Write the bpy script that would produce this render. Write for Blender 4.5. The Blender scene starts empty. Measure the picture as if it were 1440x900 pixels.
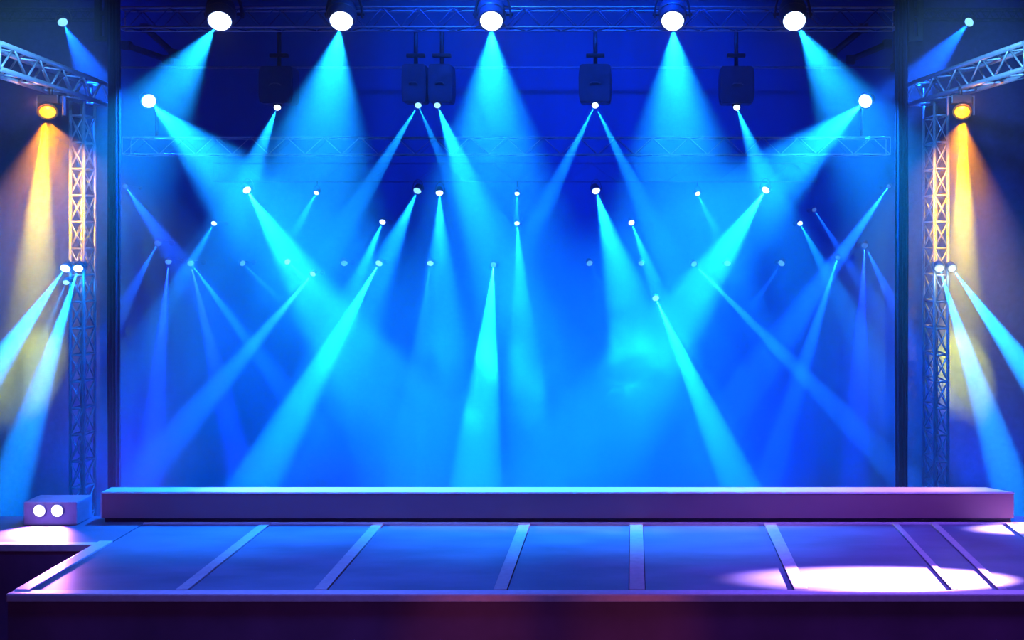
import bpy, bmesh, math, random
from mathutils import Vector, Matrix, noise
random.seed(7)
S = bpy.context.scene
COL = S.collection
F = 1500.0                      # focal length in pixels of the 1440 x 900 frame
VX, VY = 890.0, 330.0           # where the stage's depth lines meet
EYE = 5.0                       # eye height above the stage deck (deck top is z = 0)
FLOOR_Z = -2.2
WALL_Y = 26.5

def P(px, py, d):
    return Vector(((px - VX) / F * d, d, EYE + (VY - py) / F * d))

# ---------------------------------------------------------------- view
S.view_settings.view_transform = 'Standard'
S.view_settings.look = 'None'
S.view_settings.exposure = 0.0
S.view_settings.gamma = 1.0
S.view_settings.use_curve_mapping = False
cy = S.cycles
cy.use_denoising = True
try:
    cy.denoiser = 'OPENIMAGEDENOISE'
    cy.denoising_input_passes = 'RGB_ALBEDO_NORMAL'
    cy.denoising_prefilter = 'ACCURATE'
except Exception:
    pass
cy.use_adaptive_sampling = False
cy.max_bounces = 5
cy.diffuse_bounces = 2
cy.glossy_bounces = 2
cy.volume_bounces = 0
cy.transparent_max_bounces = 8
cy.sample_clamp_indirect = 3.0
cy.sample_clamp_direct = 0.0
cy.use_light_tree = True
cy.caustics_reflective = False
cy.caustics_refractive = False

cam_d = bpy.data.cameras.new('camera')
cam = bpy.data.objects.new('camera', cam_d)
COL.objects.link(cam)
cam.location = (0, 0, EYE)
cam.rotation_euler = (math.pi / 2, 0, 0)
cam_d.sensor_width = 36.0
cam_d.sensor_fit = 'HORIZONTAL'
cam_d.lens = 36.0 * F / 1440.0
cam_d.shift_x = -(VX - 720.0) / 1440.0
cam_d.shift_y = -(450.0 - VY) / 1440.0
cam_d.clip_end = 200
S.camera = cam

# ---------------------------------------------------------------- materials
def mat(name, base=(0.5, 0.5, 0.5), rough=0.5, metal=0.0, noise_amt=0.0, noise_scale=6.0, bump=0.0, spec=0.5, stretch=(1, 1, 1)):
    m = bpy.data.materials.new(name)
    m.use_nodes = True
    nt = m.node_tree
    b = nt.nodes['Principled BSDF']
    b.inputs['Base Color'].default_value = (*base, 1)
    b.inputs['Roughness'].default_value = rough
    b.inputs['Metallic'].default_value = metal
    b.inputs['Specular IOR Level'].default_value = spec
    if noise_amt or bump:
        tc = nt.nodes.new('ShaderNodeTexCoord')
        mp = nt.nodes.new('ShaderNodeMapping')
        mp.inputs['Scale'].default_value = stretch
        tx = nt.nodes.new('ShaderNodeTexNoise')
        tx.inputs['Scale'].default_value = noise_scale
        tx.inputs['Detail'].default_value = 4
        nt.links.new(tc.outputs['Object'], mp.inputs['Vector'])
        nt.links.new(mp.outputs['Vector'], tx.inputs['Vector'])
        if noise_amt:
            rp = nt.nodes.new('ShaderNodeValToRGB')
            lo = tuple(c * (1 - noise_amt) for c in base)
            hi = tuple(min(1, c * (1 + noise_amt)) for c in base)
            rp.color_ramp.elements[0].position = 0.3
            rp.color_ramp.elements[1].position = 0.7
            rp.color_ramp.elements[0].color = (*lo, 1)
            rp.color_ramp.elements[1].color = (*hi, 1)
            nt.links.new(tx.outputs['Fac'], rp.inputs['Fac'])
            nt.links.new(rp.outputs['Color'], b.inputs['Base Color'])
        if bump:
            bp = nt.nodes.new('ShaderNodeBump')
            bp.inputs['Strength'].default_value = bump
            bp.inputs['Distance'].default_value = 0.02
            nt.links.new(tx.outputs['Fac'], bp.inputs['Height'])
            nt.links.new(bp.outputs['Normal'], b.inputs['Normal'])
    return m

def glow(name, col, strength):
    m = bpy.data.materials.new(name)
    m.use_nodes = True
    nt = m.node_tree
    b = nt.nodes['Principled BSDF']
    b.inputs['Base Color'].default_value = (0.02, 0.02, 0.02, 1)
    b.inputs['Emission Color'].default_value = (*col, 1)
    b.inputs['Emission Strength'].default_value = strength
    m.cycles.emission_sampling = 'NONE'
    return m

M = {
    'wall':   mat('blue wall with fold shading', (0.03, 0.24, 0.66), 0.9, noise_amt=0.16, noise_scale=1.0, spec=0.1, stretch=(1.2, 1, 0.04)),  # vertical streaks in the colour stand in for shading of folds
    'side':   mat('dark wing wall', (0.06, 0.10, 0.22), 0.9, noise_amt=0.2, noise_scale=0.5, spec=0.1),
    'dark':   mat('black stage floor', (0.03, 0.03, 0.05), 0.8, noise_amt=0.2),
    'curtain': mat('navy curtain cloth', (0.012, 0.025, 0.09), 0.95, noise_amt=0.2, noise_scale=20, spec=0.1),
    'drape':  mat('slate drape cloth', (0.075, 0.08, 0.22), 0.95, noise_amt=0.2, noise_scale=8, spec=0.1),
    'deck':   mat('scuffed deck panel', (0.11, 0.13, 0.24), 0.42, noise_amt=0.22, noise_scale=1.3, bump=0.12, stretch=(0.6, 1.6, 1)),
    'strip':  mat('deck seam metal', (0.34, 0.34, 0.42), 0.45, 0.0, noise_amt=0.1, noise_scale=9),
    'rail':   mat('brushed edge rail', (0.62, 0.58, 0.76), 0.38, 0.2, noise_amt=0.08, noise_scale=9),
    'fascia': mat('dark plum fascia', (0.17, 0.075, 0.20), 0.5, noise_amt=0.3, noise_scale=0.7),
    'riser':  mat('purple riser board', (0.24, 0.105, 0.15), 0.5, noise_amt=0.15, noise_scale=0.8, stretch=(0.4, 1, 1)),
    'risertop': mat('pale riser lid', (0.62, 0.60, 0.70), 0.4, noise_amt=0.06, noise_scale=3),  # pale so the lit top edge is in its colour
    'foot_band': mat('dark riser plinth', (0.04, 0.025, 0.06), 0.7, noise_amt=0.1),
    'steel':  mat('truss steel', (0.38, 0.48, 0.60), 0.42, 0.55, noise_amt=0.1, noise_scale=14),
    'bluesteel': mat('blue grey truss with highlight', (0.42, 0.52, 0.72), 0.45, 0.3, noise_amt=0.1, noise_scale=14),  # lightened so truss chords read as highlight lines
    'darksteel': mat('dark truss paint', (0.03, 0.045, 0.10), 0.6, 0.2, noise_amt=0.1, noise_scale=14),
    'can':    mat('black lamp housing', (0.02, 0.03, 0.07), 0.42, 0.2, noise_amt=0.15, noise_scale=12),
    'canblue': mat('navy lamp housing', (0.03, 0.06, 0.18), 0.5, 0.1, noise_amt=0.15, noise_scale=12),
    'head':   mat('dark blue moving head shell', (0.035, 0.07, 0.20), 0.55, 0.0, noise_amt=0.1, noise_scale=8),
    'haze_blue': mat('wall blue haze tint', (0.06, 0.16, 0.42), 0.7, 0.0, noise_amt=0.1, noise_scale=12, spec=0.2),  # haze put into the colour: wall blue so arms and braces fade
    'box':    mat('lilac lamp box', (0.30, 0.28, 0.44), 0.45, 0.1, noise_amt=0.08, noise_scale=8),
    'bracket': mat('lamp bracket metal', (0.16, 0.18, 0.28), 0.4, 0.5, noise_amt=0.1, noise_scale=20),
    'ring':   mat('orange bezel', (0.55, 0.20, 0.04), 0.4, 0.4, noise_amt=0.1, noise_scale=20),
    'white':  glow('white hot lens', (0.92, 1.0, 1.0), 6.0),
    'cyan':   glow('pale cyan lens', (0.45, 0.95, 1.0), 2.4),
    'dim':    glow('dim blue lens', (0.20, 0.55, 0.95), 1.6),
    'faint':  glow('faint blue lens', (0.14, 0.34, 0.70), 1.0),
    'orange': glow('amber lens', (1.0, 0.48, 0.0), 3.0),
    'lemon':  glow('pale lemon lens', (1.0, 0.92, 0.55), 1.4),
    'violet': glow('violet white lens', (0.98, 0.94, 1.0), 5.0),
}

# ---------------------------------------------------------------- mesh helpers
class MB:
    def __init__(s):
        s.bm = bmesh.new()
    def box(s, lo, hi, bevel=0.0, mtx=None):
        lo, hi = Vector(lo), Vector(hi)
        t = bmesh.new()
        bmesh.ops.create_cube(t, size=1)
        for v in t.verts:
            v.co = Vector(((v.co.x + .5) * (hi.x - lo.x) + lo.x, (v.co.y + .5) * (hi.y - lo.y) + lo.y, (v.co.z + .5) * (hi.z - lo.z) + lo.z))
        if bevel:
            bmesh.ops.bevel(t, geom=t.edges[:], offset=bevel, segments=2, affect='EDGES', profile=0.6)
        s._add(t, mtx)
        return s
    def _add(s, t, mtx=None, smooth=False):
        if mtx is not None:
            bmesh.ops.transform(t, matrix=mtx, verts=t.verts[:])
        if smooth:
            for f in t.faces:
                f.smooth = True
        me = bpy.data.meshes.new('tmp')
        t.to_mesh(me); t.free()
        s.bm.from_mesh(me)
        bpy.data.meshes.remove(me)
    def prism(s, pts, z0, z1, bevel=0.0):
        t = bmesh.new()
        a = [t.verts.new((x, y, z0)) for x, y in pts]
        b = [t.verts.new((x, y, z1)) for x, y in pts]
        n = len(pts)
        t.faces.new(b); t.faces.new(a[::-1])
        for i in range(n):
            t.faces.new((a[i], a[(i + 1) % n], b[(i + 1) % n], b[i]))
        bmesh.ops.recalc_face_normals(t, faces=t.faces[:])
        if bevel:
            es = [e for e in t.edges if e.verts[0].co.z > z1 - 1e-5 and e.verts[1].co.z > z1 - 1e-5]
            bmesh.ops.bevel(t, geom=es, offset=bevel, segments=2, affect='EDGES')
        s._add(t)
        return s
    def tube(s, p0, p1, r, seg=10, cap=True):
        p0, p1 = Vector(p0), Vector(p1)
        d = p1 - p0
        t = bmesh.new()
        bmesh.ops.create_cone(t, cap_ends=cap, segments=seg, radius1=r, radius2=r, depth=d.length)
        for f in t.faces:
            f.smooth = len(f.verts) == 4
        q = d.to_track_quat('Z', 'Y').to_matrix().to_4x4()
        s._add(t, Matrix.Translation((p0 + p1) / 2) @ q)
        return s
    def path(s, pts, r, seg=8):
        for a, b in zip(pts, pts[1:]):
            s.tube(a, b, r, seg)
        return s
    def lathe(s, prof, seg=28, mtx=None, smooth=True):
        # profile of (radius, z)
        t = bmesh.new()
        rings = []
        for r, z in prof:
            if r < 1e-6:
                rings.append([t.verts.new((0, 0, z))])
            else:
                rings.append([t.verts.new((r * math.cos(2 * math.pi * k / seg), r * math.sin(2 * math.pi * k / seg), z)) for k in range(seg)])
        for a, b in zip(rings, rings[1:]):
            for k in range(seg):
                k2 = (k + 1) % seg
                if len(a) == 1 and len(b) == 1:
                    continue
                if len(a) == 1:
                    t.faces.new((a[0], b[k], b[k2]))
                elif len(b) == 1:
                    t.faces.new((a[k], b[0], a[k2]))
                else:
                    t.faces.new((a[k], b[k], b[k2], a[k2]))
        bmesh.ops.recalc_face_normals(t, faces=t.faces[:])
        s._add(t, mtx, smooth)
        return s
    def flatbar(s, pts, w, th, axis):
        # a flat bar following pts; w along axis, th in the plane
        axis = Vector(axis).normalized()
        t = bmesh.new()
        rows = []
        for i, p in enumerate(pts):
            a = pts[max(0, i - 1)]; b = pts[min(len(pts) - 1, i + 1)]
            n = (Vector(b) - Vector(a)).normalized().cross(axis)
            p = Vector(p)
            rows.append([t.verts.new(p + n * th / 2 + axis * w / 2), t.verts.new(p - n * th / 2 + axis * w / 2),
                         t.verts.new(p - n * th / 2 - axis * w / 2), t.verts.new(p + n * th / 2 - axis * w / 2)])
        for a, b in zip(rows, rows[1:]):
            for k in range(4):
                t.faces.new((a[k], a[(k + 1) % 4], b[(k + 1) % 4], b[k]))
        t.faces.new(rows[0][::-1]); t.faces.new(rows[-1])
        bmesh.ops.recalc_face_normals(t, faces=t.faces[:])
        s._add(t)
        return s
    def build(s, name, m, parent=None, origin=None):
        me = bpy.data.meshes.new(name)
        if origin is None and parent is not None:
            origin = parent.location
        if origin is not None:
            bmesh.ops.translate(s.bm, vec=-Vector(origin), verts=s.bm.verts[:])
        s.bm.to_mesh(me); s.bm.free()
        me.materials.append(m)
        o = bpy.data.objects.new(name, me)
        COL.objects.link(o)
        if parent is not None:
            o.parent = parent
        elif origin is not None:
            o.location = origin
        return o

def tag(o, label=None, cat=None, group=None, kind=None):
    if label: o['label'] = label
    if cat: o['category'] = cat
    if group: o['group'] = group
    if kind: o['kind'] = kind
    return o

def thing(name, loc, label, cat, group=None):
    e = bpy.data.objects.new(name, None)
    COL.objects.link(e)
    e.location = loc
    e.empty_display_size = 0.1
    return tag(e, label, cat, group)

def sub(mb, name, m, part):
    # a sub-part: its parent part sits at the thing's origin, so share that origin
    o = mb.build(name, m, None, origin=part.parent.location)
    o.location = (0, 0, 0)
    o.parent = part
    return o

# ---------------------------------------------------------------- room shell
def struct(name, mb, m, label=None):
    return tag(mb.build(name, m), label, None, None, 'structure')

XL, XR, TOP = -17.5, 12.5, 13.0
struct('floor', MB().box((XL, -2, FLOOR_Z - 0.2), (XR, WALL_Y + 0.3, FLOOR_Z)), M['dark'], 'black venue floor below the stage')
struct('wall_back', MB().box((XL, WALL_Y, FLOOR_Z), (XR, WALL_Y + 0.3, TOP)), M['wall'], 'blue back wall of the stage behind all the beams')
struct('wall_left', MB().box((XL - 0.3, 8, FLOOR_Z), (XL, WALL_Y + 0.3, TOP)), M['side'], 'dark wall at the left wing')
struct('wall_right', MB().box((XR, 8, FLOOR_Z), (XR + 0.3, WALL_Y + 0.3, TOP)), M['side'], 'dark wall at the right wing')
struct('ceiling', MB().box((XL, 17.5, TOP), (XR, WALL_Y + 0.3, TOP + 0.2)), M['side'], 'dark ceiling above the lighting rig')

# ---------------------------------------------------------------- stage
D1, DR, DP, DB = 14.79, 18.52, 17.16, 18.94
XE = -8.70
stage = thing('stage_platform', (0, D1, FLOOR_Z), 'wide dark stage platform with blue panelled deck and plum front in the foreground', 'stage')
RW = 0.22
MB().prism([(XE + 0.02, D1 + 0.02), (XR - 0.05, D1 + 0.02), (XR - 0.05, DB), (XL + 0.05, DB), (XL + 0.05, DP + 0.02), (XE + 0.02, DP + 0.02)], FLOOR_Z, -0.10).build('front_fascia', M['fascia'], stage)
strips = [(-6.35, .17), (-4.40, .18), (-1.87, .19), (0.06, .22), (2.37, .20), (4.54, .10), (5.21, .12), (6.50, .10), (8.2, .12), (10.2, .12)]
edges = [XE + RW] + [v for x, w in strips for v in (x - w / 2, x + w / 2)] + [XR - 0.05]
for i in range(0, len(edges), 2):
    a, b = edges[i], edges[i + 1]
    MB().box((a + .008, D1 + RW, -0.10), (b - .008, DR - 0.06, -0.012), 0.006).build('deck_panel', M['deck'], stage)
for x, w in strips:
    MB().box((x - w / 2, D1 + RW, -0.10), (x + w / 2, DR - 0.06, 0.012), 0.008).build('seam_strip', M['strip'], stage)
# pale rails round the deck, edge highlights put into their colour
MB().box((XE, D1, -0.10), (XR - 0.05, D1 + 0.085, 0.016), 0.02).box((XE, D1 + 0.075, -0.10), (XR - 0.05, D1 + RW, 0.004), 0.012).build('front_edge_rail', M['rail'], stage)
MB().box((XE, D1 + RW - .01, -0.10), (XE + RW, DP + 0.24, 0.012), 0.012).build('side_edge_rail', M['rail'], stage)
MB().box((XL + .05, DP, -0.10), (XE + 0.005, DP + 0.16, 0.012), 0.012).build('wing_edge_rail', M['rail'], stage)
MB().box((XE + RW, DR - 0.06, -0.10), (XR - 0.05, DR - 0.0, 0.010), 0.006).build('back_edge_rail', M['rail'], stage)
MB().box((XL + .05, DP + 0.16, -0.10), (XE, DB, 0.0)).box((XE, DR, -0.10), (XR - .05, DB, 0.0)).box((XE, DP + .24, -0.10), (XE + RW, DR, 0.0)).build('wing_deck', M['deck'], stage)

riser = thing('stage_riser', (-1.3, DR + 0.2, 0.0), 'long low purple riser with a pale lit top along the back of the deck', 'riser')
RL, RR, RZ = -9.24, 6.63, 0.53
pts = [(RL, DR), (RR, DR), (6.25, DB - .05), (RL, DB - .05)]
inset = lambda k: [(RL + k, DR + k), (RR - k, DR + k), (6.25 - k, DB - .05 - k), (RL + k, DB - .05 - k)]
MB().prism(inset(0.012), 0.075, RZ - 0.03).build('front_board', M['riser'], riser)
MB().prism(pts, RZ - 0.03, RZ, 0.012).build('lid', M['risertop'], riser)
MB().prism(inset(0.05), 0.0, 0.08).build('foot_band', M['foot_band'], riser)  # dark inset band along the foot of the riser
MB().box((RL - 0.004, DR - 0.006, 0.08), (RL + 0.024, DR + 0.03, RZ - .028), 0.008).build('end_trim', M['rail'], riser)

# ---------------------------------------------------------------- trusses
def box_truss(name, a, b, side, up, w, h, rc, rb, bays, m, label, group=None, rear_mb=True, mb_mat=None, front_mat=None):
    """a, b: ends of the front lower chord line; side: direction of the rear; up: direction of the height."""
    a, b = Vector(a), Vector(b)
    side, up = Vector(side).normalized(), Vector(up).normalized()
    t = thing(name, (a + b) / 2, label, 'truss', group)
    bm_ = mb_mat or m
    c = {}
    for i in (0, 1):
        for j in (0, 1):
            o = side * w * i + up * h * j
            c[i, j] = (a + o, b + o)
            MB().tube(a + o, b + o, rc, 10).build('chord', m, t)
    def lace(c0, c1):
        p = lambda cc, f: cc[0].lerp(cc[1], f)
        for k in range(bays):
            f0, f1, f2 = k / bays, (k + .5) / bays, (k + 1) / bays
            MB().tube(p(c0, f0), p(c1, f1), rb, 6).tube(p(c1, f1), p(c0, f2), rb, 6).build('brace', bm_, t)
    bm_ = front_mat or m
    lace(c[0, 0], c[0, 1])
    bm_ = mb_mat or m
    lace(c[0, 0], c[1, 0])
    if rear_mb:
        lace(c[1, 0], c[1, 1])
    lace(c[0, 1], c[1, 1])
    for f in (0, 1):
        q = [c[0, 0][f], c[0, 1][f], c[1, 1][f], c[1, 0][f], c[0, 0][f]]
        MB().path(q, rb * 1.2, 6).build('end_frame', m, t)
    return t

def tower(name, x0, y0, w, dpt, z0, z1, m, label):
    t = thing(name, (x0 + w / 2, y0 + dpt / 2, z0), label, 'truss tower', 'lattice towers beside the stage')
    cs = [(x0, y0), (x0 + w, y0), (x0 + w, y0 + dpt), (x0, y0 + dpt)]
    for x, y in cs:
        MB().tube((x, y, z0), (x, y, z1), 0.032, 10).build('chord', m, t)
    bay = 0.575
    n = int((z1 - z0) / bay)
    for k in range(n + 1):
        z = z0 + k * bay
        MB().path([(x, y, z) for x, y in cs + cs[:1]], 0.021, 6).build('rung', m, t)
    for k in range(n):
        za, zb = z0 + k * bay, z0 + (k + 1) * bay
        for i in range(4):
            (xa, ya), (xb, yb) = cs[i], cs[(i + 1) % 4]
            MB().tube((xa, ya, za), (xb, yb, zb), 0.014, 6).tube((xb, yb, za), (xa, ya, zb), 0.014, 6).build('cross_brace', m, t)
    MB().box((x0 - .12, y0 - .12, z0), (x0 + w + .12, y0 + dpt + .12, z0 + .04), .005).build('base_plate', m, t)
    return t

DT = 22.0
def hz(x0, x1, y0, y1, d, *r, **k):
    p, q = P(x0, y1, d), P(x1, y1, d)
    return p, q, (0, 1, 0), (0, 0, 1), k.pop('w', 0.4), (y1 - y0) / F * d
a = hz(163, 1262, 10, 38, DT)
box_truss('lighting_truss', *a, 0.022, 0.012, 22, M['bluesteel'], 'long front lighting truss across the top carrying the five big lamps', mb_mat=M['head'], front_mat=M['haze_blue'])  # chords paler than braces, highlights put into their colour
a = hz(172, 1252, 193, 217, 23.5)
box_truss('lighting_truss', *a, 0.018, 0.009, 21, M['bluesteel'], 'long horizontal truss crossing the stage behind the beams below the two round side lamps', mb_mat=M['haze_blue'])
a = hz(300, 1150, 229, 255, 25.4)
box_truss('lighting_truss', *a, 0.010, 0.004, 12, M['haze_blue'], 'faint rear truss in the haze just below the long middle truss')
# wing trusses, running in depth
zt, zb = 5 + 268 / F * 19.0, 5 + 232 / F * 19.0
def wing(xa, xb, sx, label):
    return box_truss('lighting_truss', (xa, 18.9, zb), (xb, 24.3, zb), (sx, 0, 0), (0, 0, 1), 0.42, zt - zb, 0.05, 0.020, 5, M['steel'], label, mb_mat=M['bluesteel'])
wing(P(0, 0, 18.9).x, P(155, 0, 24.3).x, -1, 'steel wing truss running back at upper left above the amber lamp')
wing(P(1440, 0, 18.9).x, P(1272, 0, 24.3).x, 1, 'steel wing truss running back at upper right above the amber lamp')
a = hz(-40, 156, 12, 26, 25.0, w=0.3)
box_truss('lighting_truss', *a, 0.022, 0.012, 11, M['darksteel'], 'dark slim truss in the upper left corner above the wing truss')
a = hz(1276, 1480, 12, 26, 25.0, w=0.3)
box_truss('lighting_truss', *a, 0.022, 0.012, 11, M['darksteel'], 'dark slim truss in the upper right corner above the wing truss')
TY = 23.0
tl = P(99, 0, TY).x, P(118, 0, TY).x
tr = P(1314, 0, TY).x, P(1333, 0, TY).x
zT = zb - .06
tower('truss_tower', tl[0], TY, tl[1] - tl[0], .46, FLOOR_Z, zT, M['steel'], 'lattice tower at the left edge of the stage under the wing truss')
tower('truss_tower', tr[0], TY, tr[1] - tr[0], .86, FLOOR_Z, zT, M['steel'], 'lattice tower at the right edge of the stage under the wing truss')

# hanging drop frames and roof beams in the top corners
def drop_frame(x0, x1, label):
    d = 23.4
    p, q = P(x0, 58, d), P(x1, 58, d)
    z1 = TOP
    t = thing('drop_frame', (p + q) / 2, label, 'truss frame', 'hanging frames in the top corners')
    for x in (p.x, q.x):
        MB().box((x - .06, d - .06, p.z), (x + .06, d + .06, z1), .01).build('post', M['darksteel'], t)
    for z in (p.z, p.z + .55, p.z + 1.1):
        MB().box((p.x, d - .05, z), (q.x, d + .05, z + .1), .01).build('crossbar', M['darksteel'], t)
drop_frame(138, 152, 'dark hanging frame left of the stage opening at the top')
drop_frame(1281, 1294, 'dark hanging frame right of the stage opening at the top')
def roof_beam(a, b, d, label):
    a, b = P(*a, d), P(*b, d)
    t = thing('roof_beam', (a + b) / 2, label, 'beam', 'dark sloping roof beams')
    MB().tube(a, b, .075, 4).build('beam_bar', M['darksteel'], t)
    for e, dv in ((a, 1), (b, -1)):
        MB().box(e - Vector((.1, .1, .1)), e + Vector((.1, .1, .1)), .01).build('joint', M['darksteel'], t)
roof_beam((205, 40), (245, 76), 25.2, 'dark sloping roof beam below the left end of the top truss, upper one')
roof_beam((178, 64), (236, 84), 25.4, 'dark sloping roof beam below the left end of the top truss, lower one')
roof_beam((1214, 40), (1170, 76), 25.2, 'dark sloping roof beam below the right end of the top truss, upper one')
roof_beam((1248, 62), (1196, 84), 25.4, 'dark sloping roof beam below the right end of the top truss, lower one')
pa, pb = P(160, 95, 25.7), P(1258, 95, 25.7)
t = thing('lighting_pipe', (pa + pb) / 2, 'thin horizontal pipe behind the dark moving heads', 'pipe')
MB().tube(pa, pb, .03, 10).build('pipe_bar', M['bluesteel'], t)
for e in (pa, pb):
    MB().box(e - Vector((.09, .09, .09)), e + Vector((.09, .09, .09)), .02).build('end_clamp', M['darksteel'], t)
    MB().tube(e, (e.x, e.y, TOP), .03, 8).build('hanger', M['darksteel'], t)

# masking curtains
def curtain(x0, x1, d, label):
    p, q = P(x0, 0, d), P(x1, 0, d)
    t = thing('masking_curtain', ((p.x + q.x) / 2, d, FLOOR_Z), label, 'curtain', 'narrow masking curtains')
    mb = MB()
    n = 40
    fr, bk = [], []
    bm = bmesh.new()
    for i in range(n + 1):
        x = p.x + (q.x - p.x) * i / n
        y = d + .045 * math.sin(i / n * math.pi * 7)
        row = []
        for k in range(7):
            z = FLOOR_Z + .01 + (TOP - .1 - FLOOR_Z) * k / 6
            row.append((bm.verts.new((x + .01 * math.sin(k * 2 + i), y, z)), bm.verts.new((x + .01 * math.sin(k * 2 + i), y + .03, z))))
        fr.append(row)
    for i in range(n):
        for k in range(6):
            A, B, C_, D = fr[i][k], fr[i + 1][k], fr[i + 1][k + 1], fr[i][k + 1]
            bm.faces.new((A[0], B[0], C_[0], D[0])); bm.faces.new((A[1], D[1], C_[1], B[1]))
    for i in (0, n):
        for k in range(6):
            A, D = fr[i][k], fr[i][k + 1]
            bm.faces.new((A[0], D[0], D[1], A[1]))
    for f in bm.faces: f.smooth = True
    mb._add(bm)
    mb.build('cloth', M['curtain'], t)
    MB().tube((p.x - .1, d, TOP - .06), (q.x + .1, d, TOP - .06), .03, 8).build('curtain_rail', M['darksteel'], t)
curtain(151, 168, 21.2, 'narrow dark masking curtain at the left edge of the stage opening')
curtain(1259, 1277, 21.2, 'narrow dark masking curtain at the right edge of the stage opening')

def drape(x0, x1, d, label):  # dark sheets added to keep the wings behind the beams dark
    t = thing('added_wing_drape', ((x0 + x1) / 2, d, FLOOR_Z), label, 'curtain', 'drapes added to darken the wings')
    bm = bmesh.new()
    n = int((x1 - x0) / .07)
    rows = []
    for i in range(n + 1):
        x = x0 + (x1 - x0) * i / n
        ph = x * 5.2 + .8 * math.sin(x * 1.7)
        rows.append([(bm.verts.new((x, d + (.03 + .05 * (1 - k / 4)) * math.sin(ph), FLOOR_Z + .01 + (TOP - .12 - FLOOR_Z) * k / 4)),
                      bm.verts.new((x, d + .03 + (.03 + .05 * (1 - k / 4)) * math.sin(ph), FLOOR_Z + .01 + (TOP - .12 - FLOOR_Z) * k / 4))) for k in range(5)])
    for i in range(n):
        for k in range(4):
            A, B, C_, D = rows[i][k], rows[i + 1][k], rows[i + 1][k + 1], rows[i][k + 1]
            bm.faces.new((A[0], B[0], C_[0], D[0])); bm.faces.new((A[1], D[1], C_[1], B[1]))
    for f in bm.faces: f.smooth = True
    mb = MB(); mb._add(bm)
    mb.build('cloth', M['drape'], t)
    MB().tube((x0, d, TOP - .06), (x1, d, TOP - .06), .03, 8).build('curtain_rail', M['darksteel'], t)
drape(XL + .1, P(152, 0, 26.1).x, 26.1, 'dark drape added to darken the wing behind the left lattice tower')
drape(P(1276, 0, 26.1).x, XR - .1, 26.1, 'dark drape added to darken the wing behind the right lattice tower')

# ---------------------------------------------------------------- lamps
CY = (0.008, 0.42, 1.0)
AZ = (0.006, 0.17, 1.0)
BL = (0.01, 0.06, 1.0)
OR = (1.0, 0.26, 0.0)
YE = (1.0, 0.52, 0.0)
PW = 1.0
BEAM = 5.0
def spot(parent, loc, dirv, half, power, col, blend=0.6, r=0.02, name='beam'):
    l = bpy.data.lights.new(name, 'SPOT')
    l.energy = power * PW
    l.color = col
    l.spot_size = math.radians(half * 2)
    l.spot_blend = blend
    l.shadow_soft_size = r
    o = bpy.data.objects.new(name, l)
    COL.objects.link(o)
    o.rotation_euler = Vector(dirv).to_track_quat('-Z', 'Y').to_euler()
    if parent is not None:
        o.parent = parent
        o.location = Vector(loc) - parent.location
    else:
        o.location = loc
    return o
def point(parent, loc, power, col, r=0.03, name='glow_point'):
    l = bpy.data.lights.new(name, 'POINT')
    l.energy = power * PW; l.color = col; l.shadow_soft_size = r
    o = bpy.data.objects.new(name, l); COL.objects.link(o)
    o.parent = parent; o.location = Vector(loc) - (parent.location if parent else Vector())
    return o

def dir2(px, py, tx, ty, k):
    v = Vector((tx - px, 0, -(ty - py)))
    v.normalize()
    v.y = -k
    return v.normalized()

def face(loc, px, py, tx, ty, k):
    # lens axis: leans towards the beam and partly towards the audience
    v = Vector((tx - px, 0, -(ty - py))).normalized()
    tc = Vector((-loc.x, -loc.y, 0)).normalized()
    return (v + tc * k).normalized()

def frame(loc, dv):
    return Matrix.Translation(loc) @ Vector(dv).to_track_quat('Z', 'Y').to_matrix().to_4x4()

def beams(t, loc, R, px, py, bl, k, gain=1.0):
    for (tx, ty, half, pw, col, blend) in bl:
        dv = dir2(px, py, tx, ty, k)
        spot(t, loc + dv * (R * 0.9), dv, half, pw * BEAM * gain, col, blend, r=R * (0.12 if half > 12 else 0.05))

def dome(R, depth, n=7):
    return [(R * math.cos(a), depth * math.sin(a)) for a in [i / n * math.pi / 2 for i in range(n)]] + [(0, depth)]

def can_parts(t, loc, R, dv, m, lens_m, length=2.2, ring_m=None):
    fm = frame(loc, dv)
    lab = {'white': 'glowing white lens', 'cyan': 'glowing pale cyan lens', 'dim': 'dim blue lens', 'faint': 'faint blue lens', 'orange': 'glowing amber lens', 'lemon': 'pale yellow lens'}
    h = MB().lathe([(0, -R * length), (R * .55, -R * length), (R * .85, -R * (length - .25)), (R * 1.02, -R * length * .55), (R * 1.1, -R * .35), (R * 1.22, -R * .05), (R * 1.22, R * .12), (R * 1.0, R * .12), (R * 1.0, -R * .15), (0, -R * .15)], 28, fm).build('housing', m, t)
    MB().lathe(dome(R, R * .62), 28, fm @ Matrix.Translation((0, 0, -R * .02))).build('lens', lens_m, t)['label'] = lab[[k for k in M if M[k] == lens_m][0]]
    if ring_m:
        b_ = MB().lathe([(R * 1.24, -R * .02), (R * 1.30, R * .05), (R * 1.24, R * .16), (R * 1.02, R * .16), (R * 1.02, R * .02)], 28, fm)
        sub(b_, 'bezel', ring_m, h)
    return h

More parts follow.
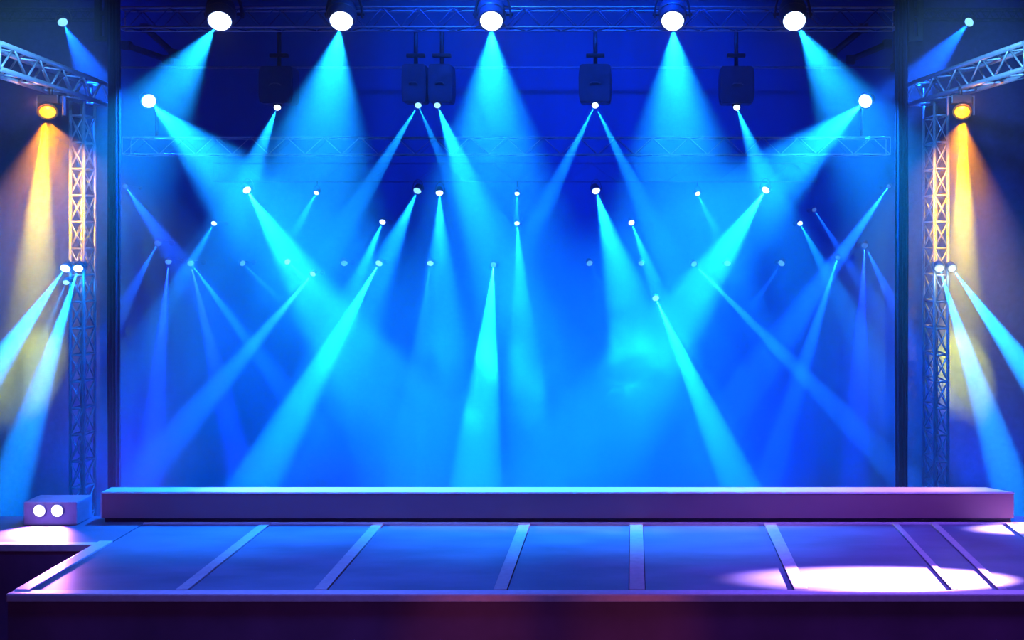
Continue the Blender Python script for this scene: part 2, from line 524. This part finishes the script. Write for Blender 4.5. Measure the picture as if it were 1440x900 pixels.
def yoke(t, loc, R, ztop, m, wide=1.45, back=0.0, depth=None):
    """U-shaped yoke from both sides of the can up to a crossbar, with a clamp at ztop."""
    c = Vector(loc) + Vector((0, back, 0))
    zc = c.z + R * 2.6
    pts = []
    for i in range(13):
        a = math.pi * i / 12
        pts.append(c + Vector((-math.cos(a) * R * wide, 0, math.sin(a) * R * 2.4)))
    pts = [c + Vector((-R * wide, 0, -R * .35))] + pts + [c + Vector((R * wide, 0, -R * .35))]
    yk = MB().flatbar(pts, R * .55, R * .16, (0, 1, 0)).build('yoke', m, t)
    for sx in (-1, 1):
        p = c + Vector((sx * R * wide, 0, 0))
        sub(MB().tube(p - Vector((sx * R * .45, 0, 0)), p + Vector((sx * R * .2, 0, 0)), R * .16, 10), 'pivot_knob', m, yk)
    top = c + Vector((0, 0, R * 2.35))
    if ztop > top.z:
        MB().tube(top, (top.x, top.y, ztop), R * .22, 10).build('hanger', m, t)

# A: the five big lamps under the front truss
zchord = P(0, 38, DT).z
big = [
    (309, [(200, 205, 23, 5600, CY, 1.0)], 'far left of the five'),
    (480, [(452, 240, 26, 7200, CY, 1.0)], 'second from the left of the five'),
    (691, [(697, 240, 26, 7200, CY, 1.0)], 'middle one of the five'),
    (946, [(955, 240, 26, 7200, CY, 1.0)], 'second from the right of the five'),
    (1117, [(1215, 205, 23, 5600, CY, 1.0)], 'far right of the five'),
]
for px, bl, where in big:
    d = DT - .42
    loc = P(px, 29, d)
    R = 15.5 / F * d
    t = thing('stage_spotlight', (loc.x, DT, zchord + .4), 'big round white stage spotlight on the top truss, ' + where, 'spotlight', 'big spotlights on the top truss')
    dv = Vector((bl[0][0] - px, 0, 0)).normalized() * min(.08, abs(bl[0][0] - px) / 900) + Vector((-loc.x, -loc.y, 0)).normalized() * .72 + Vector((0, 0, -.66))
    fm = frame(loc, dv.normalized())
    hs = MB().lathe([(0, -R * 2.9), (R * .7, -R * 2.85), (R * 1.12, -R * 2.5), (R * 1.28, -R * 1.7), (R * 1.22, -R * .7), (R * 1.12, -R * .25), (R * 1.12, R * .1), (R, R * .1), (R, -R * .15), (0, -R * .15)], 32, fm).build('housing', M['head'], t)
    sub(MB().lathe([(R * 1.30, -R * 1.0), (R * 1.36, -R * .92), (R * 1.30, -R * .84)], 32, fm), 'band', M['bracket'], hs)
    MB().lathe(dome(R, R * .5), 32, fm).build('lens', M['white'], t)
    yoke(t, loc + Vector((0, .25, .18)), R, zchord + .39, M['can'], 1.62)
    MB().box((loc.x - .1, DT - .3, zchord + .36), (loc.x + .1, DT + .06, zchord + .47), .02).build('clamp', M['can'], t)
    beams(t, loc, R, px, 29, bl, .12, 1.15)

# small lamp builder --------------------------------------------------
def hung_lamp(px, py, d, rpx, bl, lens, label, zsup, k=.28, gain=2.5, group=None, look=None, m='canblue', name='spotlight', ring=None):
    loc = P(px, py, d); R = rpx / F * d
    t = thing(name, (loc.x, loc.y, zsup), label, 'spotlight', group)
    if bl:
        tx = sum(b[0] for b in bl) / len(bl); ty = sum(b[1] for b in bl) / len(bl)
    else:
        tx, ty = look or (px, py + 100)
    dv = face(loc, px, py, tx, ty, .9)
    can_parts(t, loc, R, dv, M[m], M[lens], 2.0, ring)
    yoke(t, loc + Vector((0, R * .9, R * .5)), R, zsup, M[m], 1.35)
    beams(t, loc, R, px, py, bl, k, gain)
    return t
def wall_lamp(px, py, rpx, bl, lens, label, k=.15, group='small lamps on the back wall', look=None, m='haze_blue'):
    d = 25.7
    loc = P(px, py, d); R = rpx / F * d
    t = thing('small_spotlight', (loc.x, WALL_Y, loc.z), label, 'spotlight', group)
    if bl:
        tx = sum(b[0] for b in bl) / len(bl); ty = sum(b[1] for b in bl) / len(bl)
    else:
        tx, ty = look or (px, py + 100)
    dv = face(loc, px, py, tx, ty, 1.3)
    can_parts(t, loc, R, dv, M[m], M[lens], 1.8)
    back = loc - dv * R * 1.3
    MB().path([back, (back.x, (back.y + WALL_Y) / 2 + .1, back.z), (loc.x, WALL_Y - .03, loc.z)], R * .14, 8).build('arm', M[m], t)
    MB().lathe([(0, -.04), (R * .9, -.04), (R * .9, -.01), (R * .7, 0), (0, 0)], 16, Matrix.Translation((loc.x, WALL_Y - .03, loc.z)) @ Matrix.Rotation(math.pi / 2, 4, 'X')).build('wall_plate', M[m], t)
    beams(t, loc, R, px, py, bl, k, 16.0)
    return t

# B: round lamps standing above the middle truss ends
zmid = P(0, 193, 23.5).z + .02
for px, bl, s in ((209, [(300, 225, 19, 4600, CY, .9)], 'left'), (1217, [(1120, 225, 19, 4600, CY, .9)], 'right')):
    d = 23.1; loc = P(px, 142, d); R = 9.5 / F * d
    t = thing('truss_spotlight', (loc.x, 23.5, zmid), 'round white spotlight standing above the %s end of the middle truss' % s, 'spotlight', 'round side spotlights')
    dv = face(loc, px, 142, bl[0][0], bl[0][1], 1.6)
    can_parts(t, loc, R, dv, M['canblue'], M['white'], 2.0)
    c = loc + Vector((0, .16, 0))
    MB().tube((c.x, 23.5, zmid), (c.x, 23.5, c.z), .035, 8).build('stand', M['canblue'], t)
    MB().tube((c.x, 23.5, c.z), (c.x, loc.y + R, c.z), .035, 8).build('bracket', M['canblue'], t)
    beams(t, loc, R, px, 142, bl, .16, 3.2)
    point(t, loc + Vector((0, -R * 1.1, 0)), 40, AZ)

# C: lamps on the dark corner trusses
zc = P(0, 26, 25.0).z
for px, py, bl, s in ((88, 31, [(150, 128, 16, 1500, AZ, .7)], 'left'), (1363, 31, [(1290, 112, 16, 1500, AZ, .7)], 'right')):
    hung_lamp(px, py, 24.7, 6.5, bl, 'cyan', 'small cyan spotlight under the slim truss in the upper %s corner' % s, zc, .2, 4.0, 'corner spotlights', m='can')

# D: amber lamps under the wing trusses
for px, bl, s in ((67, [(46, 505, 6.5, 2600, YE, .8), (50, 480, 24, 420, OR, .9)], 'left'), (1353, [(1350, 505, 6.5, 2600, YE, .8), (1350, 480, 24, 420, OR, .9)], 'right')):
    d = 21.0 if s == 'left' else 21.2
    loc = P(px, 157, d); R = 10.5 / F * d
    t = thing('amber_spotlight', (loc.x, loc.y + .1, zb), 'amber spotlight in a dark bracket under the %s wing truss' % s, 'spotlight', 'amber spotlights')
    dv = (Vector((-loc.x, -loc.y, 0)).normalized() * .78 + Vector((0, 0, -.62))).normalized()
    can_parts(t, loc, R, dv, M['can'], M['orange'], 2.2, M['ring'])
    w = R * 1.75
    MB().flatbar([loc + Vector((-w, .12, -R * .4)), loc + Vector((-w, .12, R * 2.1)), loc + Vector((w, .12, R * 2.1)), loc + Vector((w, .12, -R * .4))], .09, .03, (0, 1, 0)).build('yoke', M['bracket'], t)
    MB().box((loc.x - w * .8, loc.y + .0, loc.z + R * 1.1), (loc.x + w * .8, loc.y + .3, loc.z + R * 2.3), .02).build('ballast_box', M['can'], t)
    MB().tube((loc.x, loc.y + .12, loc.z + R * 2.1), (loc.x, loc.y + .12, zb + .02), .04, 8).build('hanger', M['can'], t)
    for (tx, ty, half, pw, col, blend), gain in zip(bl, (25.0, 8.0)):
        dv = (P(tx, ty, 26.0) - loc).normalized()          # thrown back against the wing drape
        spot(t, loc + dv * R * 1.2 + Vector((0, -R * .6, -R * .5)), dv, half, pw * BEAM * gain, col, blend, R * .15)
    tgt = P(108 if s == 'left' else 1325, 262, TY + .1)
    spot(t, loc + Vector((0, .1, -R * 1.5)), tgt - loc, 26, 6500, (1.0, .27, .0), 1.0, .02, 'amber_spill')  # extra spot added to put orange light on the tower
    point(t, loc + Vector((0, -.45, .12)), 14, OR)  # added point light ahead of the lamp, warms the truss underside

# E: moving heads with dark bodies hanging on poles
def moving_head(px, ly, wpx, top, bot, bl, label, lens='white', rpx=4.5, off=0.0):
    d = 22.9
    s = d / F
    loc = P(px, ly, d); R = rpx * s
    cx, cz0, cz1 = loc.x + off * s, P(0, bot, d).z, P(0, top, d).z
    w = wpx * s / 2
    y = d + .12
    zt_ = P(0, 40, d).z
    t = thing('moving_head', (cx, y, zt_), label, 'moving head light', 'moving heads with dark bodies')
    # body with narrowing foot
    bm = MB()
    tmp = bmesh.new()
    prof = [(-w * .92, cz1), (w * .92, cz1), (w * 1.0, cz1 - (cz1 - cz0) * .25), (w * 1.0, cz0 + (cz1 - cz0) * .2), (w * .9, cz0), (-w * .9, cz0), (-w * 1.0, cz0 + (cz1 - cz0) * .2), (-w * 1.0, cz1 - (cz1 - cz0) * .25)]
    fr = [tmp.verts.new((cx + x, y - .26, z)) for x, z in prof]
    bk = [tmp.verts.new((cx + x, y + .26, z)) for x, z in prof]
    n = len(prof)
    tmp.faces.new(fr); tmp.faces.new(bk[::-1])
    for i in range(n):
        tmp.faces.new((fr[i], bk[i], bk[(i + 1) % n], fr[(i + 1) % n]))
    bmesh.ops.recalc_face_normals(tmp, faces=tmp.faces[:])
    bmesh.ops.bevel(tmp, geom=tmp.edges[:], offset=.025, segments=2, affect='EDGES')
    bm._add(tmp)
    body = bm.build('body', M['head'], t)
    zc_ = (cz0 + cz1) / 2
    sub(MB().path([(cx - w * .35, y - .275, zc_ - .02), (cx - w * .2, y - .285, zc_ + .015), (cx + w * .2, y - .285, zc_ + .015), (cx + w * .35, y - .275, zc_ - .02)], .012, 6), 'handle', M['bracket'], body)
    MB().tube((cx, y, cz1 - .02), (cx, y, zt_), .045, 8).build('pole', M['can'], t)
    zz = P(0, 77, d).z
    MB().box((cx - .2, y - .06, zz - .04), (cx + .2, y + .06, zz + .04), .015).build('clamp_bar', M['can'], t)
    fm = frame(loc, (Vector((-loc.x, -loc.y, 0)).normalized() * .75 + Vector((0, 0, -.66))).normalized())
    MB().lathe([(0, -R * 2.6), (R * 1.2, -R * 2.6), (R * 1.35, -R * 1.2), (R * 1.2, R * .1), (R, R * .1), (R, -R * .1), (0, -R * .1)], 24, fm).build('head', M['can'], t)
    MB().lathe(dome(R, R * .7), 24, fm).build('lens', M[lens], t)
    beams(t, loc, R, px, ly, bl, .14, 9.0)
moving_head(390, 151, 48, 94, 146, [(352, 260, 12, 900, CY, .9)], 'dark moving head at the left with one small beam leaning left')
moving_head(588, 148, 34, 91, 145, [(525, 260, 6, 1100, CY, .6), (622, 222, 6, 500, CY, .6)], 'left one of the paired dark moving heads near the stage centre', 'cyan', off=-4.8)
moving_head(615, 148, 34, 91, 145, [(652, 240, 12, 1900, CY, .9)], 'right one of the paired dark moving heads near the stage centre', 'cyan', off=5.0)
moving_head(837, 148, 46, 91, 145, [(768, 290, 5.5, 1200, CY, .6), (905, 290, 5.5, 1200, CY, .6)], 'single dark moving head right of centre throwing two spreading beams')
moving_head(1036, 151, 48, 94, 146, [(1075, 260, 12, 900, CY, .9)], 'dark moving head at the right with one small beam leaning right')

# F: lamps under the rear truss
zr = P(0, 255, 25.4).z
G = 'lamps under the rear truss'
for px, py, r, bl, lens, lab in [
    (347, 267, 5.5, [(440, 400, 13, 4300, CY, .8)], 'white', 'bright lamp at the left end of the rear truss, wide cyan beam leaning right'),
    (445, 271, 3.6, [(405, 350, 11, 420, CY, .8)], 'white', 'tiny lamp under the rear truss, second from its left end'),
    (587, 268, 5.5, [(545, 370, 12, 1500, CY, .8)], 'cyan', 'pale cyan lamp under the rear truss, left of the central pair'),
    (618, 271, 5.0, [(622, 370, 13, 1500, CY, .8)], 'white', 'white lamp under the rear truss, right of the central pair'),
    (727, 272, 3.3, [(727, 360, 9, 350, CY, .8)], 'white', 'tiny lamp under the middle of the rear truss above another tiny lamp'),
    (838, 268, 5.6, [(868, 370, 14, 2600, CY, .8)], 'white', 'bright lamp under the rear truss right of centre, wide cyan beam below'),
    (981, 272, 3.6, [(1012, 340, 10, 420, CY, .8)], 'white', 'tiny lamp under the rear truss, second from its right end'),
    (1077, 267, 5.5, [(985, 400, 13, 4300, CY, .8)], 'white', 'bright lamp at the right end of the rear truss, wide cyan beam leaning left'),
]:
    hung_lamp(px, py, 25.1, r, bl, lens, lab, zr, .16, 9.0, G)

# G, H: small lamps fixed to the back wall
W = [
    (301, 314, 3.6, [(270, 375, 9, 360, CY, .8)], 'white', 'tiny white lamp on the back wall below and left of the bright left truss lamp'),
    (538, 312, 4.2, [(505, 400, 10, 900, CY, .8)], 'white', 'small white lamp on the back wall left of centre, one row above the dim lamps'),
    (727, 314, 3.4, [(735, 420, 9, 1000, CY, .8)], 'white', 'tiny white lamp at the centre, directly below another tiny lamp'),
    (888, 313, 4.2, [(925, 410, 9, 900, CY, .8)], 'white', 'small white lamp on the back wall right of centre, one row above the dim lamps'),
    (1125, 314, 3.6, [(1156, 375, 9, 360, CY, .8)], 'white', 'tiny white lamp on the back wall below and right of the bright right truss lamp'),
    (176, 262, 3.0, [(262, 370, 9, 700, AZ, .8)], 'faint', 'faint dot lamp high on the back wall beside the left masking curtain'),
    (1250, 262, 3.0, [(1040, 545, 5.5, 3200, AZ, .6)], 'faint', 'faint dot lamp high on the back wall beside the right masking curtain'),
    (222, 342, 4.6, [(180, 430, 7, 420, AZ, .5)], 'faint', 'faint oval lamp on the back wall left, its short beam leaning left'),
    (1216, 345, 4.6, [(1248, 415, 7, 420, AZ, .5), (1190, 680, 4.5, 2000, BL, .6)], 'faint', 'faint oval lamp on the back wall right, its short beam leaning right'),
    (1145, 295, 3.4, [(1215, 410, 6, 480, AZ, .8)], 'faint', 'faint dot lamp above the tiny white lamp at the right of the back wall'),
    (237, 368, 4.2, [(230, 660, 4.2, 2600, BL, .5)], 'dim', 'dim lamp in the lowest row, leftmost, with a narrow blue beam straight down'),
    (268, 370, 4.4, [(415, 548, 4.2, 2200, AZ, .5), (345, 620, 4.6, 2600, BL, .6)], 'dim', 'dim lamp in the lowest row, second from the left, with two beams'),
    (341, 370, 4.0, [(420, 440, 5, 600, AZ, .7)], 'dim', 'dim lamp in the lowest row, third from the left'),
    (404, 368, 4.2, [(560, 500, 5.5, 1500, AZ, .7)], 'cyan', 'pale lamp in the lowest row just above the tilted lamp with the long left beam'),
    (440, 385, 4.0, [(285, 580, 5, 3000, (.01, .25, 1), .5)], 'cyan', 'pale tilted lamp slightly below the lowest row with a long narrow beam to the left'),
    (484, 370, 4.6, [], 'dim', 'dim oval lamp in the lowest row without a beam, left of the bright cyan beam'),
    (533, 370, 4.8, [(392, 640, 6.5, 5200, CY, .5)], 'cyan', 'pale lamp in the lowest row with the brightest long cyan beam to the left'),
    (605, 370, 4.4, [(592, 500, 6, 700, AZ, .8)], 'cyan', 'pale lamp in the lowest row between the long cyan beam and the centre beam'),
    (694, 372, 4.0, [(678, 640, 8, 4600, CY, .45)], 'dim', 'dim lamp at the centre of the lowest row, its cyan beam falling straight down'),
    (829, 370, 4.4, [(870, 450, 6, 180, AZ, .8)], 'dim', 'dim lamp in the lowest row right of the centre beam'),
    (902, 370, 4.2, [], 'dim', 'dim lamp in the lowest row without a beam, just above the low cyan lamp'),
    (922, 419, 4.8, [(1003, 600, 6.5, 4600, CY, .5)], 'cyan', 'pale lamp lowest of all, right of centre, with a bright cyan beam to the right'),
    (976, 371, 4.4, [(1160, 560, 3.6, 3000, (.01, .28, 1), .5)], 'dim', 'dim lamp in the lowest row with a long narrow beam to the right'),
    (1023, 370, 4.6, [], 'dim', 'dim oval lamp in the lowest row without a beam, second from the right'),
    (1099, 370, 4.6, [(1050, 440, 6, 220, AZ, .8)], 'dim', 'dim lamp in the lowest row, rightmost'),
    (1178, 362, 3.2, [(1082, 640, 4.6, 2400, AZ, .6)], 'faint', 'faint dot lamp between the rightmost low lamp and the right faint oval lamp'),
]
for px, py, r, bl, lens, lab in W:
    wall_lamp(px, py, r, bl, lens, lab)

# I: twin lamps on the towers
def tower_lamp(px, py, rpx, bl, lens, label, tx, ptpow=25, col=CY):
    d = TY - .35
    loc = P(px, py, d); R = rpx / F * d
    t = thing('tower_spotlight', (loc.x, TY, loc.z), label, 'spotlight', 'lamps on the towers')
    dv = face(loc, px, py, bl[0][0], bl[0][1], 1.3)
    can_parts(t, loc, R, dv, M['can'], M[lens], 1.8)
    back = loc - dv * R * 1.2
    MB().path([back, (back.x, TY - .06, back.z), (tx, TY - .06, back.z)], .022, 8).build('arm', M['bracket'], t)
    MB().box((tx - .05, TY - .08, back.z - .06), (tx + .05, TY + .04, back.z + .06), .01).build('clamp', M['bracket'], t)
    beams(t, loc, R, px, py, bl, .16, 10.0)
    if ptpow:
        point(t, loc + dv * R * 1.4, ptpow, col)
tower_lamp(92, 377, 6.5, [(5, 520, 7.5, 5200, (.005, .42, 1), .7)], 'white', 'bright white lamp on the left tower, outer one of the pair', tl[0])
tower_lamp(110, 377, 6.2, [(68, 560, 6, 4600, (.005, .40, 1), .6)], 'white', 'bright white lamp on the left tower, inner one of the pair', tl[1])
tower_lamp(93, 397, 4.2, [(40, 560, 5, 300, CY, .8)], 'cyan', 'small dull cyan lamp just under the pair on the left tower', tl[0], 0)
tower_lamp(1321, 377, 6.5, [(1372, 560, 6, 4200, (.01, .44, 1), .6)], 'lemon', 'pale yellow lamp on the right tower, inner one of the pair', tr[0], 25, (.6, .6, .3))
tower_lamp(1339, 377, 6.0, [(1435, 520, 7, 4800, (.005, .42, 1), .6)], 'lemon', 'pale yellow lamp on the right tower, outer one of the pair', tr[1], 25, (.6, .6, .3))

# floor lamp box at the left
d = 18.35
lo, hi = P(33, 733, d), P(108, 702, d)
t = thing('floor_blinder', ((lo.x + hi.x) / 2, d + .3, 0.0), 'lilac lamp box with two round white lenses on the left wing deck', 'floor lamp')
hb = MB().box((lo.x, d, 0.0), (hi.x, d + .52, .40), .02).build('housing', M['box'], t)
for px in (56, 81):
    c = P(px, 718, d); R = 8.3 / F * d
    rot = Matrix.Translation((c.x, d, c.z)) @ Matrix.Rotation(math.pi / 2, 4, 'X')
    sub(MB().lathe([(R * 1.18, 0), (R * 1.18, .02), (R, .025), (R, 0)], 28, rot), 'bezel', M['box'], hb)
    MB().lathe(dome(R, R * .25), 28, rot @ Matrix.Translation((0, 0, .004))).build('lens', M['violet'], t)
    spot(t, Vector((c.x, d - .08, c.z)), (0, -1, -.85), 58, 1100, (.75, .24, 1), 1.0, .03)

# ---------------------------------------------------------------- haze
hz_m = bpy.data.materials.new('stage haze')
hz_m.use_nodes = True
nt = hz_m.node_tree
for n in list(nt.nodes):
    if n.type != 'OUTPUT_MATERIAL':
        nt.nodes.remove(n)
vs = nt.nodes.new('ShaderNodeVolumeScatter')
vs.inputs['Color'].default_value = (1, 1, 1, 1)
vs.inputs['Density'].default_value = 0.028
vs.inputs['Anisotropy'].default_value = 0.0
va = nt.nodes.new('ShaderNodeVolumeAbsorption')      # absorption added to shorten the beams; green and red die out sooner
va.inputs['Color'].default_value = (0.30, 0.50, 0.82, 1)
va.inputs['Density'].default_value = 0.24
ad = nt.nodes.new('ShaderNodeAddShader')
nt.links.new(vs.outputs[0], ad.inputs[0])
nt.links.new(va.outputs[0], ad.inputs[1])
nt.links.new(ad.outputs[0], [n for n in nt.nodes if n.type == 'OUTPUT_MATERIAL'][0].inputs['Volume'])
hz_m.cycles.homogeneous_volume = True
hz_m.cycles.volume_sampling = 'MULTIPLE_IMPORTANCE'
haze = MB().box((XL + .02, DB + .12, FLOOR_Z + .02), (XR - .02, WALL_Y - .005, TOP - .02)).build('haze', hz_m)
tag(haze, 'thin theatrical haze filling the stage behind the riser', 'haze', kind='stuff')

# drifting smoke in the middle of the stage
sm = bpy.data.materials.new('drifting smoke')
sm.use_nodes = True
nt = sm.node_tree
for n in list(nt.nodes):
    if n.type != 'OUTPUT_MATERIAL':
        nt.nodes.remove(n)
N = lambda t: nt.nodes.new(t)
tc = N('ShaderNodeTexCoord')
ln = N('ShaderNodeVectorMath'); ln.operation = 'LENGTH'
nt.links.new(tc.outputs['Object'], ln.inputs[0])
fall = N('ShaderNodeMapRange'); fall.interpolation_type = 'SMOOTHSTEP'
fall.inputs[1].default_value = 1.0; fall.inputs[2].default_value = 0.35
fall.inputs[3].default_value = 0.0; fall.inputs[4].default_value = 1.0
nt.links.new(ln.outputs['Value'], fall.inputs[0])
mp = N('ShaderNodeMapping'); mp.inputs['Scale'].default_value = (3.8, .9, 2.3)
nt.links.new(tc.outputs['Object'], mp.inputs['Vector'])
tx = N('ShaderNodeTexNoise'); tx.inputs['Scale'].default_value = 1.15; tx.inputs['Detail'].default_value = 3.0; tx.inputs['Distortion'].default_value = .5
nt.links.new(mp.outputs['Vector'], tx.inputs['Vector'])
th = N('ShaderNodeMapRange'); th.interpolation_type = 'SMOOTHSTEP'
th.inputs[1].default_value = .47; th.inputs[2].default_value = .68
th.inputs[3].default_value = 0.0; th.inputs[4].default_value = 0.11
nt.links.new(tx.outputs['Fac'], th.inputs[0])
ml = N('ShaderNodeMath'); ml.operation = 'MULTIPLY'
nt.links.new(fall.outputs[0], ml.inputs[0]); nt.links.new(th.outputs[0], ml.inputs[1])
vs2 = N('ShaderNodeVolumeScatter')
vs2.inputs['Color'].default_value = (.9, .95, 1, 1)
nt.links.new(ml.outputs[0], vs2.inputs['Density'])
nt.links.new(vs2.outputs[0], [n for n in nt.nodes if n.type == 'OUTPUT_MATERIAL'][0].inputs['Volume'])
sb = bmesh.new()
bmesh.ops.create_icosphere(sb, subdivisions=3, radius=1.0)
smb = MB(); smb._add(sb)
smoke = smb.build('smoke', sm)
smoke.location = P(770, 505, 25.0)
smoke.scale = (4.2, 1.2, 2.3)
tag(smoke, 'patchy drifting smoke low in the middle of the stage, catching the centre beam', 'smoke', kind='stuff')

# ---------------------------------------------------------------- unseen wash, key and fill lights, added without fixtures
def aim(loc, tgt): return Vector(tgt) - Vector(loc)
def wash(loc, tgt, half, power, col, blend=1.0, r=.3, name='wash'):
    return spot(None, loc, aim(loc, tgt), half, power, col, blend, r, name)
wash((-3.5, 20.5, 12.3), (-3.5, 26.5, 5.5), 44, 2210, (.0, .14, 1), name='added_blue_wash')  # unseen pair added to turn the back wall blue
wash((0.8, 20.5, 12.3), (0.8, 26.5, 5.5), 44, 2210, (.0, .14, 1), name='added_blue_wash')
wash((-2.8, 19.5, 4.0), (-2.6, 26.5, 4.6), 38, 706, (.0, .22, 1), name='added_centre_wash')  # unseen, added to brighten the middle of the wall
wash((-2.0, 22.5, -2.0), (-2.0, 26.5, 2.0), 52, 1836, (.0, .12, 1), name='added_floor_wash')  # unseen uplights added for the lower wall
wash((2.6, 22.5, -2.0), (2.6, 26.5, 2.0), 52, 1836, (.0, .12, 1), name='added_floor_wash')
wash((-13.2, 24.5, -1.9), (-13.2, 26.2, 1.5), 48, 1008, (.08, .12, 1), name='added_wing_wash')  # unseen uplights added to bring blue to the foot of each wing
wash((8.6, 24.5, -1.9), (8.6, 26.2, 1.5), 48, 1008, (.01, .16, 1), name='added_wing_wash')
wash((6.3, 24.6, -2.0), (6.3, 25.6, 1.5), 30, 972, (.02, .20, 1), name='added_floor_wash')  # uplight added for the pale patch beside the right curtain
wash((-9.7, 20.6, -2.0), (-9.7, 20.9, 1.5), 28, 1500, (.55, .0, 1), name='added_purple_wash')  # unseen spot added to colour the haze purple at left
# unseen key lights added to brighten the wing trusses
wash((-7.5, 13, 9.6), (-11.7, 20.5, 8.2), 14, 10336, (.18, .58, 1), name='added_truss_key')
wash((3.6, 13, 9.6), (6.4, 20.5, 8.2), 14, 10336, (.18, .58, 1), name='added_truss_key')
# unseen lights added over the deck
wash((-5, 14.0, 10), (-5, 16.8, 0), 32, 6481, (.07, .16, 1), name='added_deck_wash')
wash((4.5, 14.0, 10), (4.5, 16.8, 0), 32, 7775, (.24, .10, 1), name='added_deck_wash')
wash((-1, 4, 6), (-1, 18.5, 0.2), 40, 562, (.50, .20, 1), name='front_fill')  # fill added for the riser face
wash((-2.6, 8, -1.5), (-2.3, 14.8, -.75), 11, 150, (1, .16, .10), 1.0, .02, name='fascia_glow')
wash((0.4, 8, -1.5), (0.0, 14.8, -.75), 11, 150, (1, .16, .10), 1.0, .02, name='fascia_glow')
wash((12.0, 15.52, 2.5), (4.0, 15.52, 0), 4.3, 510000, (1, .45, 1), .9, .05, 'side_key')
wash((12.0, 18.2, 1.8), (7.0, 18.15, 0), 4.0, 225000, (1, .5, 1), .9, .05, 'side_key')
wash((-13, 24, 12.4), (-13, 26.1, 8.5), 45, 264, (.0, .09, 1), name='added_wing_top_wash')  # added overhead pair, brings blue into the dark wing tops
wash((8.6, 24, 12.4), (8.6, 26.1, 8.5), 45, 264, (.0, .09, 1), name='added_wing_top_wash')
wash((-2.6, 19.4, 12.6), (-2.6, 22.2, 9.5), 62, 1800, (.06, .36, 1), name='added_rig_key')  # unseen light added to brighten the truss chords
wash((-11.5, 14.0, 3.0), (-10.1, 18.4, .3), 6, 900, (.5, .36, 1), name='added_box_key')  # unseen spot added to light the lamp box lilac
wash((12.0, 18.70, 2.0), (4.0, 18.70, .53), 4.5, 13000, (1, .45, .95), .9, .05, 'added_riser_key')  # low side spots added to skim the riser lid
wash((-17, 18.70, 2.6), (-4.5, 18.70, .53), 3.6, 30000, (.55, .6, 1), .9, .05, 'added_riser_key')

w = bpy.data.worlds.new('dim indigo surround')
S.world = w
w.use_nodes = True
w.node_tree.nodes['Background'].inputs['Color'].default_value = (.40, .14, .62, 1)
w.node_tree.nodes['Background'].inputs['Strength'].default_value = 0.12
